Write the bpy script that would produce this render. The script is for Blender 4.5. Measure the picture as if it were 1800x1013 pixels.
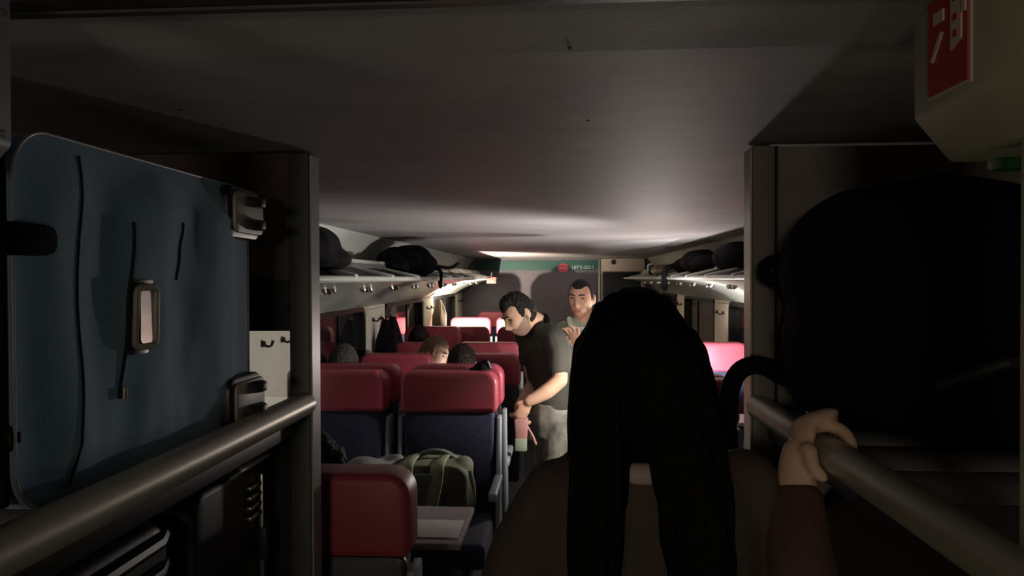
import bpy, bmesh, math, random
from mathutils import Vector, Matrix, noise
random.seed(7)
PI = math.pi
sc = bpy.context.scene
for o in list(bpy.data.objects): bpy.data.objects.remove(o)

# ---------------------------------------------------------------- camera, world, exposure
cam = bpy.data.objects.new('camera', bpy.data.cameras.new('camera'))
sc.collection.objects.link(cam); sc.camera = cam
cam.data.lens = 26.0; cam.data.sensor_width = 36.0; cam.data.clip_start = 0.02
cam.location = (0, 0, 1.62)
YAW = math.atan(85/1300); PITCH = -math.atan(16.5/1300*math.cos(YAW))
cam.rotation_euler = (PI/2 + PITCH, 0.004, YAW)
world = bpy.data.worlds.new('night'); sc.world = world; world.use_nodes = True
world.node_tree.nodes['Background'].inputs[0].default_value = (0.35, 0.38, 0.5, 1)
world.node_tree.nodes['Background'].inputs[1].default_value = 0.004
sc.view_settings.view_transform = 'Standard'; sc.view_settings.look = 'None'
sc.view_settings.gamma = 1.0; sc.view_settings.use_curve_mapping = False
sc.view_settings.exposure = 0.0
TORCH_A = 42.0      # phone torch on the tote bag, right seats
SEAT_FILL = 110.0      # extra phone torch added to overexpose the right window seat
TORCH_C = 48.0      # phone torch leaning on a right headrest
TORCH_B = 600.0      # phone torch on the far table at the left
VEST_FILL_W = 8.5      # fill light added on the wall behind the camera
LOW_FILL_W = 1.7       # low fill strips added on both vestibule walls

# ---------------------------------------------------------------- materials
MATS = {}
def mat(name, col, rough=0.6, metal=0.0, var=0.12, nscale=14.0, bump=0.0, bscale=60.0, spec=0.5, stretch=None,
        coat=0.0, alpha=1.0, sheen=0.0):
    m = bpy.data.materials.new(name); m.use_nodes = True
    nt = m.node_tree; b = nt.nodes['Principled BSDF']
    b.inputs['Roughness'].default_value = rough; b.inputs['Metallic'].default_value = metal
    b.inputs['Specular IOR Level'].default_value = spec
    b.inputs['Coat Weight'].default_value = coat; b.inputs['Alpha'].default_value = alpha
    b.inputs['Sheen Weight'].default_value = sheen
    tc = nt.nodes.new('ShaderNodeTexCoord'); mp = nt.nodes.new('ShaderNodeMapping')
    nt.links.new(tc.outputs['Object'], mp.inputs[0])
    if stretch: mp.inputs['Scale'].default_value = stretch
    n = nt.nodes.new('ShaderNodeTexNoise'); n.inputs['Scale'].default_value = nscale; n.inputs['Detail'].default_value = 5
    nt.links.new(mp.outputs[0], n.inputs['Vector'])
    r = nt.nodes.new('ShaderNodeValToRGB')
    c = Vector(col)
    r.color_ramp.elements[0].position = 0.3; r.color_ramp.elements[1].position = 0.7
    r.color_ramp.elements[0].color = (*[max(0, v*(1-var)) for v in c], 1)
    r.color_ramp.elements[1].color = (*[min(1, v*(1+var)) for v in c], 1)
    nt.links.new(n.outputs['Fac'], r.inputs['Fac']); nt.links.new(r.outputs[0], b.inputs['Base Color'])
    if bump:
        n2 = nt.nodes.new('ShaderNodeTexNoise'); n2.inputs['Scale'].default_value = bscale; n2.inputs['Detail'].default_value = 3
        nt.links.new(mp.outputs[0], n2.inputs['Vector'])
        bp = nt.nodes.new('ShaderNodeBump'); bp.inputs['Strength'].default_value = bump; bp.inputs['Distance'].default_value = 0.01
        nt.links.new(n2.outputs['Fac'], bp.inputs['Height']); nt.links.new(bp.outputs[0], b.inputs['Normal'])
    MATS[name] = m
    return m
def emit(name, col, s):
    m = bpy.data.materials.new(name); m.use_nodes = True; nt = m.node_tree
    b = nt.nodes['Principled BSDF']; b.inputs['Base Color'].default_value = (*col, 1)
    b.inputs['Emission Color'].default_value = (*col, 1); b.inputs['Emission Strength'].default_value = s
    MATS[name] = m

mat('ceiling', (0.40, 0.375, 0.39), 0.62, var=0.10, nscale=5, stretch=(1, 3.2, 1), bump=0.08, bscale=120, spec=0.35)
mat('header', (0.07, 0.046, 0.042), 0.7)
mat('wall_white', (0.62, 0.64, 0.60), 0.5, var=0.04)
mat('wall_grey', (0.33, 0.33, 0.35), 0.6, var=0.06)
mat('cream', (0.66, 0.58, 0.46), 0.45, var=0.05)
mat('pillar', (0.74, 0.72, 0.62), 0.4, var=0.04)
mat('end_grey', (0.13, 0.113, 0.14), 0.6, var=0.08)
mat('teal', (0.008, 0.072, 0.060), 0.5, var=0.08)
mat('door_beige', (0.50, 0.42, 0.36), 0.5, var=0.05)
mat('floor', (0.06, 0.06, 0.065), 0.8, var=0.2, nscale=40)
mat('vest_wall', (0.20, 0.18, 0.17), 0.7)
mat('red_vinyl', (0.36, 0.052, 0.080), 0.42, var=0.08, nscale=6, bump=0.08, bscale=220)
mat('navy', (0.016, 0.016, 0.05), 0.85, var=0.35, nscale=60, bump=0.2, bscale=300, sheen=0.1)
mat('grey_plastic', (0.26, 0.28, 0.31), 0.5, var=0.06)
mat('dark_plastic', (0.02, 0.02, 0.023), 0.45)
mat('black_plastic', (0.006, 0.006, 0.007), 0.35)
mat('gasket', (0.008, 0.008, 0.009), 0.5)
mat('metal', (0.55, 0.54, 0.50), 0.34, metal=1.0, var=0.05, nscale=60, stretch=(1, 0.15, 1))
mat('rail_metal', (0.44, 0.42, 0.34), 0.38, metal=0.45, var=0.10, nscale=50, stretch=(1, 0.1, 1))
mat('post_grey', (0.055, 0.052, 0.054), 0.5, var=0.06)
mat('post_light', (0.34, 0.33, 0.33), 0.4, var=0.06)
mat('panel_brown', (0.085, 0.055, 0.052), 0.75, var=0.2, nscale=8)
mat('panel_black', (0.006, 0.006, 0.007), 0.6)
mat('panel_grey', (0.17, 0.145, 0.135), 0.6, var=0.08)
mat('board', (0.30, 0.28, 0.30), 0.6, var=0.1, nscale=8)
mat('suitcase_blue', (0.20, 0.345, 0.50), 0.8, var=0.16, nscale=7, bump=0.05, bscale=300, stretch=(1, 1, 0.35), sheen=0.25)
mat('suitcase_seam', (0.01, 0.013, 0.018), 0.8)
mat('piping', (0.42, 0.42, 0.44), 0.4)
mat('wheel_grey', (0.33, 0.31, 0.27), 0.45)
mat('black_shell', (0.006, 0.006, 0.007), 0.45, spec=0.3)
mat('black_fabric', (0.0035, 0.0025, 0.004), 0.9, spec=0.2, bump=0.2, bscale=200)
mat('brown_fabric', (0.10, 0.065, 0.045), 0.9, bump=0.2, bscale=200)
mat('maroon_fabric', (0.035, 0.008, 0.009), 0.8, bump=0.2, bscale=160)
mat('olive', (0.125, 0.125, 0.085), 0.8, var=0.2, nscale=18, bump=0.25, bscale=240)
mat('olive_light', (0.25, 0.28, 0.17), 0.7, var=0.15, nscale=25)
mat('olive_grey', (0.16, 0.16, 0.15), 0.8, var=0.15, nscale=25)
mat('mirror_silver', (0.75, 0.72, 0.76), 0.12, metal=1.0, var=0.02)
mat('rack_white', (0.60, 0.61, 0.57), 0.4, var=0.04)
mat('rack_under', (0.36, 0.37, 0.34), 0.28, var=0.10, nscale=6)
mat('rack_glass', (0.020, 0.014, 0.013), 0.45, spec=0.2)
mat('glass_dark', (0.012, 0.014, 0.016), 0.04, var=0.0, spec=0.8, alpha=0.93)
mat('glass_clear', (0.03, 0.03, 0.03), 0.03, var=0.0, spec=0.5, alpha=0.12)
mat('screen', (0.012, 0.010, 0.012), 0.15)
mat('label_red', (0.34, 0.022, 0.022), 0.4, var=0.05)
mat('label_white', (0.50, 0.40, 0.37), 0.45, var=0.05)
mat('sign_red', (0.62, 0.10, 0.09), 0.5)
mat('emblem_red', (0.62, 0.06, 0.09), 0.5)
mat('emblem_pale', (0.75, 0.30, 0.34), 0.5)
mat('lettering', (0.62, 0.70, 0.62), 0.5)
mat('box_beige', (0.40, 0.375, 0.27), 0.45, var=0.05)
mat('green_plastic', (0.02, 0.16, 0.035), 0.35)
mat('table_grey', (0.30, 0.27, 0.27), 0.5)
mat('paper', (0.70, 0.66, 0.64), 0.6)
mat('skin_light', (0.62, 0.41, 0.31), 0.68, spec=0.3, var=0.06, nscale=30)
mat('skin_tan', (0.52, 0.31, 0.215), 0.68, spec=0.3, var=0.07, nscale=30)
mat('skin_red', (0.55, 0.30, 0.21), 0.68, spec=0.3, var=0.07, nscale=30)
mat('stubble', (0.20, 0.125, 0.09), 0.65, var=0.15, nscale=90)
mat('lip', (0.42, 0.19, 0.15), 0.45)
mat('hair_black', (0.002, 0.0012, 0.0016), 0.6, spec=0.12, var=0.3, nscale=50, bump=0.4, bscale=80, stretch=(6, 6, 0.5))
mat('hair_short', (0.010, 0.008, 0.007), 0.65, spec=0.25, var=0.3, nscale=90, bump=0.5, bscale=180)
mat('hair_brown', (0.012, 0.007, 0.005), 0.6, spec=0.2, var=0.3, nscale=60, bump=0.4, bscale=120)
mat('hair_blond', (0.19, 0.125, 0.07), 0.5, var=0.35, nscale=40, bump=0.5, bscale=70, stretch=(5, 5, 0.6))
mat('hair_grey', (0.040, 0.033, 0.028), 0.55, var=0.7, nscale=40, bump=0.5, bscale=70, stretch=(5, 5, 0.6))
mat('eye_dark', (0.015, 0.010, 0.008), 0.2)
mat('tshirt', (0.048, 0.046, 0.037), 0.85, var=0.12, bump=0.15, bscale=50)
mat('uniform', (0.30, 0.33, 0.25), 0.8, var=0.12, bump=0.2, bscale=40)
mat('uniform_light', (0.52, 0.58, 0.46), 0.8, var=0.08)
mat('camo', (0.20, 0.185, 0.16), 0.85, var=0.65, nscale=11)
mat('beige_top', (0.068, 0.047, 0.041), 0.9, var=0.15, bump=0.2, bscale=120)
mat('collar', (0.38, 0.30, 0.28), 0.8)
mat('brown_sleeve', (0.085, 0.040, 0.032), 0.9, var=0.15, bump=0.2, bscale=120)
mat('dark_cloth', (0.02, 0.02, 0.025), 0.9)
mat('denim', (0.03, 0.035, 0.055), 0.9)
mat('pink', (0.40, 0.19, 0.17), 0.7)
mat('pale_green', (0.26, 0.30, 0.22), 0.6)
mat('yellow_lit', (0.75, 0.62, 0.30), 0.7)
mat('pattern', (0.42, 0.36, 0.22), 0.8, var=0.75, nscale=34)
mat('white_fabric', (0.66, 0.62, 0.58), 0.7)
emit('torch_lens', (1.0, 0.95, 0.85), 60.0)
emit('face_fill_screen', (1.0, .93, .86), 4.0)
emit('fill_lens', (1.0, 0.85, 0.6), 0.6)
emit('fill_green', (0.7, 1.0, 0.45), 0.4)

# ---------------------------------------------------------------- helpers
COL = sc.collection
class MB:
    def __init__(s): s.v = []; s.f = []
    def add(s, vs, fs):
        k = len(s.v); s.v += [tuple(p) for p in vs]; s.f += [tuple(i+k for i in f) for f in fs]; return s
    def box(s, x0, x1, y0, y1, z0, z1):
        return s.add([(x0,y0,z0),(x1,y0,z0),(x1,y1,z0),(x0,y1,z0),(x0,y0,z1),(x1,y0,z1),(x1,y1,z1),(x0,y1,z1)],
                     [(0,3,2,1),(4,5,6,7),(0,1,5,4),(1,2,6,5),(2,3,7,6),(3,0,4,7)])
    def prism(s, out, a0, a1, axis='y'):
        # outline in the two other axes, extruded along axis
        n = len(out)
        def P(u, w, a):
            return {'y': (u, a, w), 'x': (a, u, w), 'z': (u, w, a)}[axis]
        vs = [P(u, w, a0) for u, w in out] + [P(u, w, a1) for u, w in out]
        fs = [tuple(range(n))[::-1], tuple(range(n, 2*n))] + [(i, (i+1) % n, n+(i+1) % n, n+i) for i in range(n)]
        return s.add(vs, fs)
    def rings(s, rs, cap=True):
        n = len(rs[0]); vs = [p for r in rs for p in r]; fs = []
        for k in range(len(rs)-1):
            for i in range(n):
                fs.append((k*n+i, k*n+(i+1) % n, (k+1)*n+(i+1) % n, (k+1)*n+i))
        if cap: fs += [tuple(range(n))[::-1], tuple((len(rs)-1)*n+i for i in range(n))]
        return s.add(vs, fs)
    def tube(s, pts, rad, n=12, cap=True, flat=None, round_ends=False):
        pts = [Vector(p) for p in pts]
        if not isinstance(rad, (list, tuple)): rad = [rad]*len(pts)
        rad = list(rad)
        if round_ends:
            def ends(p, q, r):
                d = (p-q).normalized(); return [(p+d*r*math.sin(t), r*math.cos(t)) for t in (PI*0.46, PI*0.33, PI*0.17)]
            a = ends(pts[0], pts[1], rad[0]); b = ends(pts[-1], pts[-2], rad[-1])
            pts = [x[0] for x in a] + pts + [x[0] for x in b[::-1]]
            rad = [x[1] for x in a] + rad + [x[1] for x in b[::-1]]
        rs = []; up = None
        for i, p in enumerate(pts):
            t = (pts[min(i+1, len(pts)-1)] - pts[max(i-1, 0)]).normalized()
            if up is None:
                up = Vector(flat[0]) if flat else (Vector((0,0,1)) if abs(t.z) < 0.9 else Vector((1,0,0)))
            a = (up - t*up.dot(t))
            if a.length < 1e-5: a = t.orthogonal()
            a.normalize(); b = t.cross(a); up = a
            fa = flat[1] if flat else 1.0
            rs.append([p + a*(rad[i]*fa*math.cos(2*PI*k/n)) + b*(rad[i]*math.sin(2*PI*k/n)) for k in range(n)])
        return s.rings(rs, cap)
    def limb(s, pts, rad, n=14, flat=None):
        # smooth Catmull-Rom interpolation, rounded ends
        P = [Vector(p) for p in pts]; out = []; rr = []
        for i in range(len(P)-1):
            p0 = P[max(i-1,0)]; p1 = P[i]; p2 = P[i+1]; p3 = P[min(i+2, len(P)-1)]
            for k in range(5):
                t = k/5
                out.append(0.5*((2*p1)+(p2-p0)*t+(2*p0-5*p1+4*p2-p3)*t*t+(3*p1-p0-3*p2+p3)*t**3)); rr.append(rad[i]+(rad[i+1]-rad[i])*t)
        out.append(P[-1]); rr.append(rad[-1])
        return s.tube(out, rr, n, True, flat, True)
    def ell(s, c, r, M=None, nu=20, nv=14):
        c = Vector(c); vs = []; fs = []
        for j in range(nv+1):
            th = PI*j/nv
            for i in range(nu):
                ph = 2*PI*i/nu
                p = Vector((r[0]*math.sin(th)*math.cos(ph), r[1]*math.sin(th)*math.sin(ph), r[2]*math.cos(th)))
                vs.append(c + (M @ p if M else p))
        for j in range(nv):
            for i in range(nu):
                fs.append((j*nu+i, (j+1)*nu+i, (j+1)*nu+(i+1) % nu, j*nu+(i+1) % nu))
        return s.add(vs, fs)
    def mesh(s, name, bev=0.0, seg=2, off=(0,0,0)):
        me = bpy.data.meshes.new(name); o = Vector(off)
        me.from_pydata([Vector(p)-o for p in s.v], [], s.f)
        bm = bmesh.new(); bm.from_mesh(me)
        bmesh.ops.remove_doubles(bm, verts=bm.verts, dist=1e-6)
        bmesh.ops.dissolve_degenerate(bm, edges=bm.edges, dist=1e-6)
        bmesh.ops.recalc_face_normals(bm, faces=bm.faces)
        if bev:
            es = [e for e in bm.edges if len(e.link_faces) == 2 and e.calc_face_angle(0) > 0.45]
            bmesh.ops.bevel(bm, geom=es, offset=bev, segments=seg, affect='EDGES', profile=0.5, clamp_overlap=True)
        bm.to_mesh(me); bm.free(); return me
    def build(s, name, m, parent=None, bev=0.0, seg=2, smooth=True, world=True):
        off = parent['_o'] if (parent and world and '_o' in parent) else (0,0,0)
        return link(name, s.mesh(name, bev, seg, off), m, parent, smooth)
def link(name, me, m, parent=None, smooth=True):
    if m: 
        me.materials.clear(); me.materials.append(MATS[m] if isinstance(m, str) else m)
    if smooth:
        try: me.shade_smooth()
        except Exception: pass
        try: me.set_sharp_from_angle(angle=0.6)
        except Exception: pass
    o = bpy.data.objects.new(name, me); COL.objects.link(o)
    if parent: o.parent = parent
    return o
ORIG = {}
def tag(o, label, cat, group=None):
    o['label'] = label; o['category'] = cat
    if group: o['group'] = group
    return o
def thing(name, label, cat, loc=(0,0,0), group=None, rz=0):
    o = bpy.data.objects.new(name, None); COL.objects.link(o)
    o.location = loc; o.rotation_euler = (0,0,rz); o.empty_display_size = 0.05
    tag(o, label, cat, group); o['_o'] = list(loc); return o
def struct(o): o['kind'] = 'structure'; return o
def shell(name):
    o = bpy.data.objects.new(name, None); COL.objects.link(o); o['kind'] = 'structure'; return o
def rrect(x0, x1, z0, z1, r, n=6, rb=None):
    rb = r if rb is None else rb
    o = []
    for cx, cz, a0, q in ((x1-rb, z0+rb, -PI/2, rb), (x1-r, z1-r, 0, r), (x0+r, z1-r, PI/2, r), (x0+rb, z0+rb, PI, rb)):
        for k in range(n+1):
            a = a0 + PI/2*k/n; o.append((cx+q*math.cos(a), cz+q*math.sin(a)))
    return o
def copy_tree(o, parent=None):
    c = o.copy(); COL.objects.link(c); c.parent = parent
    for ch in o.children: copy_tree(ch, c)
    return c
def remesh(mb, voxel=0.006, sm=4, disp=None, off=(0,0,0)):
    me = bpy.data.meshes.new('tmp'); me.from_pydata([tuple(p) for p in mb.v], [], mb.f); me.update()
    bm = bmesh.new(); bm.from_mesh(me); bmesh.ops.recalc_face_normals(bm, faces=bm.faces); bm.to_mesh(me); bm.free()
    ob = bpy.data.objects.new('tmp', me); COL.objects.link(ob)
    r = ob.modifiers.new('r', 'REMESH'); r.mode = 'VOXEL'; r.voxel_size = voxel
    if sm:
        s = ob.modifiers.new('s', 'SMOOTH'); s.factor = 0.5; s.iterations = sm
    bpy.context.view_layer.update()
    dg = bpy.context.evaluated_depsgraph_get()
    out = bpy.data.meshes.new_from_object(ob.evaluated_get(dg))
    bpy.data.objects.remove(ob); bpy.data.meshes.remove(me)
    o = Vector(off)
    if disp:
        nrm = [v.normal.copy() for v in out.vertices]
        for v, n in zip(out.vertices, nrm): v.co = v.co + n*disp(v.co)
    for v in out.vertices: v.co = v.co - o
    return out
def text_mesh(body, size, m, name, parent, M):
    cu = bpy.data.curves.new(name, 'FONT'); cu.body = body; cu.size = size; cu.extrude = 0.001; cu.align_x = 'CENTER'; cu.align_y = 'CENTER'
    ob = bpy.data.objects.new('tmp', cu); COL.objects.link(ob); bpy.context.view_layer.update()
    me = bpy.data.meshes.new_from_object(ob.evaluated_get(bpy.context.evaluated_depsgraph_get()))
    bpy.data.objects.remove(ob); bpy.data.curves.remove(cu)
    me.transform(M); return link(name, me, m, parent, False)
def lamp(name, kind, power, col, loc, parent=None, rot=(0,0,0), size=0.02, **kw):
    l = bpy.data.lights.new(name, kind); l.energy = power; l.color = col
    if kind == 'AREA': l.size = size
    else: l.shadow_soft_size = size
    for k, v in kw.items(): setattr(l, k, v)
    o = bpy.data.objects.new(name, l); COL.objects.link(o); o.location = loc; o.rotation_euler = rot
    if parent: o.parent = parent
    return o

# ---------------------------------------------------------------- the setting
CZ = 1.90; YE = 10.40; WX = 1.38
struct(MB().box(-1.45, 1.45, -2.0, YE+.06, -0.06, 0).build('floor', 'floor', smooth=False))
cl = MB().prism([(0.92, CZ), (YE+.06, CZ), (YE+.06, 2.0), (0.78, 2.0), (0.78, 1.912)], -1.45, 1.45, 'x').build('ceiling', 'ceiling', smooth=False); struct(cl)
for (x, y) in ((0.012, 0.905), (-0.62, 1.18), (0.05, 1.32), (-0.3, 1.95)):
    MB().tube([(x, y, CZ-0.0015), (x, y, CZ+0.004)], 0.0022, 10).build('screw', 'dark_plastic', cl)
# vestibule ahead of the saloon, where the photographer stands
vc = struct(MB().box(-1.45, 1.45, -2.0, 0.78, 2.25, 2.31).build('ceiling_vestibule', 'header', smooth=False))
struct(MB().box(-1.45, 1.45, 0.74, 0.779, 1.9125, 2.25).build('trim_1', 'header', smooth=False))
for s, nm in ((-1, 'left'), (1, 'right')):
    struct(MB().box(min(s*1.38, s*1.45), max(s*1.38, s*1.45), -2.0, 1.64, 0, 2.25 if False else 1.899).build('wall_vestibule_'+nm, 'vest_wall', smooth=False))
    struct(MB().box(min(s*1.38, s*1.45), max(s*1.38, s*1.45), -2.0, 0.74, 1.9, 2.25).build('wall_vestibule_upper_'+nm, 'vest_wall', smooth=False))
struct(MB().box(-1.45, 1.45, -2.06, -2.0, 0, 2.31).build('wall_back', 'vest_wall', smooth=False))
tr = struct(MB().box(-1.0, 1.3, 0.770, 0.782, 1.908, 1.9115).build('trim_2', 'post_grey', smooth=False))

WIN = {-1: [(1.9, 3.08), (3.78, 5.12), (5.74, 7.3), (7.95, 9.55)], 1: [(2.3, 4.05), (4.5, 6.14), (6.72, 8.3), (8.85, 10.1)]}
ZW0, ZW1 = 0.74, 1.425
wn = 0
for s, nm in ((-1, 'left'), (1, 'right')):
    xa, xb = (s*WX, s*1.46) if s > 0 else (s*1.46, s*WX)
    w = shell('wall_'+nm)
    MB().box(xa, xb, 1.64, YE, 0, ZW0).build('lower_panel', 'wall_grey', w, smooth=False)
    MB().box(xa, xb, 1.64, YE, ZW1, 1.56).build('upper_panel', 'wall_grey', w, smooth=False)
    ys = [1.64] + [v for p in WIN[s] for v in p] + [YE]
    for i in range(0, len(ys), 2):
        p = MB().box(xa, xb, ys[i], ys[i+1], ZW0, ZW1).build('pillar', 'pillar' if s < 0 else 'cream', w, smooth=False)
        # a raised cover strip with a pair of coat hooks
        ym = (ys[i]+ys[i+1])/2; hw = min(0.26, (ys[i+1]-ys[i])/2-0.04)
        xo = s*(WX-0.012)
        MB().box(min(xo, s*WX), max(xo, s*WX), ym-hw, ym+hw, ZW0+0.02, ZW1-0.02).build('cover', 'pillar' if s < 0 else 'cream', w, bev=0.008)
        for dy in (-0.12, 0.12):
            if hw < 0.13: continue
            y = ym+dy; x = xo
            MB().tube([(x, y, 1.325), (x-s*0.014, y, 1.325)], [0.016, 0.013], 12).tube(
                [(x-s*0.008, y, 1.32), (x-s*0.03, y, 1.312), (x-s*0.045, y, 1.318), (x-s*0.052, y, 1.34)], [0.007, 0.006, 0.006, 0.008], 8).build('coat_hook', 'dark_plastic', w)
    # curved cove from the rack back up to the ceiling
    out = [(s*1.46, 1.56), (s*1.375, 1.56), (s*1.36, 1.66), (s*1.31, 1.78), (s*1.25, 1.86), (s*1.2, 1.9), (s*1.46, 1.9)]
    MB().prism(out, 1.64, YE, 'y').build('cove_panel', 'wall_white', w)
    for (a, b) in WIN[s]:
        wn += 1
        wd = shell('window_%d' % wn)
        x0 = s*(WX+0.02)
        fr = MB(); oo = rrect(a, b, ZW0, ZW1, 0.075); ii = rrect(a+.03, b-.03, ZW0+.03, ZW1-.03, 0.05)
        n = len(oo); vs = []
        for xx in (s*(WX-0.012), s*(WX+0.05)):
            vs += [(xx, u, v) for u, v in oo] + [(xx, u, v) for u, v in ii]
        fs = []
        for k in range(n):
            j = (k+1) % n
            fs += [(k, j, n+j, n+k), (2*n+k, 3*n+k, 3*n+j, 2*n+j), (k, 2*n+k, 2*n+j, j), (n+k, n+j, 3*n+j, 3*n+k)]
        fr.add(vs, fs).build('window_frame', 'gasket', wd)
        MB().prism(rrect(a+.028, b-.028, ZW0+.028, ZW1-.028, .05), s*(WX+0.030), s*(WX+0.036), 'x').build('pane', 'glass_dark', wd)
        ym = a+(b-a)*0.62
        MB().box(min(x0, s*(WX+.028)), max(x0, s*(WX+.028)), ym-.012, ym+.012, ZW0+.03, ZW1-.03).build('mullion', 'gasket', wd, bev=0.003)

# end wall with route band, door pillar and screen
ew = shell('wall_end')
MB().box(-1.45, 1.45, YE, YE+.06, 0, CZ).build('panel', 'end_grey', ew, smooth=False)
MB().box(-1.2, 0.52, YE-.012, YE, 1.735, 1.87).build('teal_band', 'teal', ew, smooth=False)
MB().box(1.2, 1.36, YE-.012, YE, 1.66, 1.84).build('teal_band', 'teal', ew, smooth=False)
MB().box(0.56, 1.17, YE-.05, YE, 0.0, 1.895).build('door_pillar', 'door_beige', ew, bev=0.01)
MB().box(0.53, 0.56, YE-.06, YE, 0.6, 1.895).build('edge_strip', 'metal', ew, bev=0.004)
MB().tube([(0.74, YE-.055, 1.845), (0.74, YE-.05, 1.845)], 0.036, 18).build('speaker_hole', 'black_plastic', ew)
MB().prism([(0.04+0.075*math.cos(t*PI/14), 1.768+0.062*math.sin(t*PI/14)) for t in range(28)], YE-.015, YE-.012).build('emblem', 'emblem_red', ew, smooth=False)
MB().box(-0.01, 0.09, YE-.017, YE-.015, 1.758, 1.776).build('emblem_bar', 'emblem_pale', ew, smooth=False)
text_mesh("LET'S GO !", 0.066, 'lettering', 'lettering', ew, Matrix.Translation((0.31, YE-.014, 1.772)) @ Matrix.Rotation(PI/2, 4, 'X'))
t = thing('display_screen', 'dark flat passenger information screen on the beige end-wall pillar', 'screen', (0.84, YE-.06, 1.32))
MB().box(0.585, 1.10, YE-.085, YE-.05, 1.31, 1.71).build('housing', 'dark_plastic', t, bev=0.008)
MB().box(0.60, 1.085, YE-.088, YE-.085, 1.325, 1.695).build('screen_panel', 'screen', t, smooth=False)
MB().tube([(1.125, YE-.08, 1.42), (1.125, YE-.10, 1.45), (1.125, YE-.10, 1.56), (1.125, YE-.08, 1.59)], 0.014, 10).build('side_handle', 'metal', t)
t = thing('exit_sign', 'small red hanging sign at the far end of left overhead rack', 'sign', (-0.86, 9.2, 1.62))
MB().box(-0.92, -0.80, 9.19, 9.22, 1.56, 1.64).build('sign_plate', 'sign_red', t, bev=0.004)
MB().box(-0.87, -0.85, 9.20, 9.21, 1.63, 1.70).build('bracket', 'dark_plastic', t)

# ---------------------------------------------------------------- overhead racks
def overhead_rack(s, label):
    t = thing('overhead_rack', label, 'luggage rack', (s*1.1, 1.7, 1.45))
    y0, y1 = 1.72, YE-0.05
    MB().tube([(s*0.885, y0, 1.622), (s*0.885, y1, 1.622)], 0.013, 12).build('front_rail', 'rack_white', t)
    # light underside housing
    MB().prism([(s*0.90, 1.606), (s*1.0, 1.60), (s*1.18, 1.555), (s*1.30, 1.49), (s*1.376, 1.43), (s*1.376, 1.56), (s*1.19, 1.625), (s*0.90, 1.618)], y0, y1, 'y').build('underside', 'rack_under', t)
    L = 0.70; n = int((y1-y0)/L)
    for i in range(n):
        a = y0 + i*L
        MB().prism([(s*0.90, 1.622), (s*1.14, 1.690), (s*1.14, 1.696), (s*0.90, 1.628)], a+.06, a+L-.02, 'y').build('shelf_panel', 'rack_glass', t, smooth=False)
        MB().prism([(s*1.09, 1.680), (s*1.15, 1.688), (s*1.16, 1.728), (s*1.12, 1.732)], a+.05, a+L-.03, 'y').build('back_lip', 'rack_white', t, bev=0.006)
        MB().prism([(s*0.872, 1.612), (s*1.15, 1.640), (s*1.36, 1.625), (s*1.36, 1.68), (s*1.15, 1.705), (s*0.872, 1.642)], a-.02, a+.035, 'y').build('bracket', 'rack_white', t, bev=0.006)
        # reading-light cluster
        for k in range(3):
            y = a+.27+k*.075; x = s*1.11; z = 1.573
            MB().tube([(x, y, z+.01), (x-s*.006, y, z-.012), (x-s*.016, y, z-.022)], [0.020, 0.018, 0.011], 10).build('reading_light', 'metal' if k != 1 else 'dark_plastic', t)
    return t
overhead_rack(-1, 'white overhead luggage rack along the left side above the windows')
overhead_rack(1, 'white overhead luggage rack along the right side above the windows')

# ---------------------------------------------------------------- seats
def make_seat():
    t = thing('train_seat', '', 'seat')
    MB().prism(rrect(-.243, .243, .955, 1.16, .062, 7, .03), 0.0, 0.125).build('headrest', 'red_vinyl', t, bev=0.022, seg=3)
    MB().prism(rrect(-.225, .225, .40, .962, .02), 0.008, 0.095).build('backrest', 'navy', t, bev=0.02, seg=3)
    MB().prism(rrect(-.235, .235, .34, .965, .025), 0.096, 0.128).build('back_shell', 'dark_plastic', t, bev=0.01)
    MB().prism(rrect(-.225, .225, .35, .465, .03), -0.45, 0.02).build('seat_cushion', 'navy', t, bev=0.025, seg=3)
    for s in (-1, 1):
        MB().prism([(-.05, .40), (.10, .40), (.125, .93), (.03, .93), (.0, .66), (-.03, .62)], s*.246-.011, s*.246+.011, 'x').build('side_frame', 'grey_plastic', t, bev=0.005)
        MB().box(s*.247-.02, s*.247+.02, -.33, .03, .615, .655).build('armrest', 'grey_plastic', t, bev=0.012, seg=3)
    MB().box(-.06, .06, -.30, .05, 0, .35).box(-.2, .2, -.34, .08, .33, .352).build('pedestal', 'dark_plastic', t, bev=0.008)
    return t
proto = make_seat(); used = [False]
def seat(x, y, away, label, dz=0.0, sx=1.0):
    o = proto if not used[0] else copy_tree(proto); used[0] = True
    o.location = (x, y+(0.128 if away else 0), 0); o.rotation_euler = (0, 0, PI if away else 0)
    o.scale = (sx, 1, (1.16+dz)/1.16); o['label'] = label; o['group'] = 'red and navy train seats'
    return o
seat(-.585, 1.72, True, 'nearest red seat back, beside the left luggage rack post', -0.005, .93)
seat(-1.10, 1.72, True, 'red window seat in the nearest row, behind the left luggage rack panel', -0.005, .93)
seat(-.555, 3.62, False, 'red and navy aisle seat facing us with olive backpack on its cushion')
seat(-1.112, 3.62, False, 'red and navy window seat facing us, left of the olive backpack')
seat(-.540, 3.79, True, 'red aisle seat holding dark-haired man, back to back with backpack seat', 0.012)
seat(-1.085, 3.79, True, 'red window seat with grey-haired passenger, back to back with facing window seat', 0.012)
seat(-.492, 4.65, True, 'red aisle seat back just left of the bending young man', -0.02, .97)
seat(-1.053, 4.65, True, 'red window seat back left of the fair-haired woman in profile', -0.02, .97)
seat(-.54, 5.5, True, 'dark red aisle seat top behind the bending man, third behind the backpack', -0.02)
seat(-1.10, 5.5, True, 'red window seat with dark-haired passenger behind fair-haired woman', -0.02)
seat(-1.10, 6.28, True, 'red window seat beyond the dark-haired passenger, lit along its top', 0.05)
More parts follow.
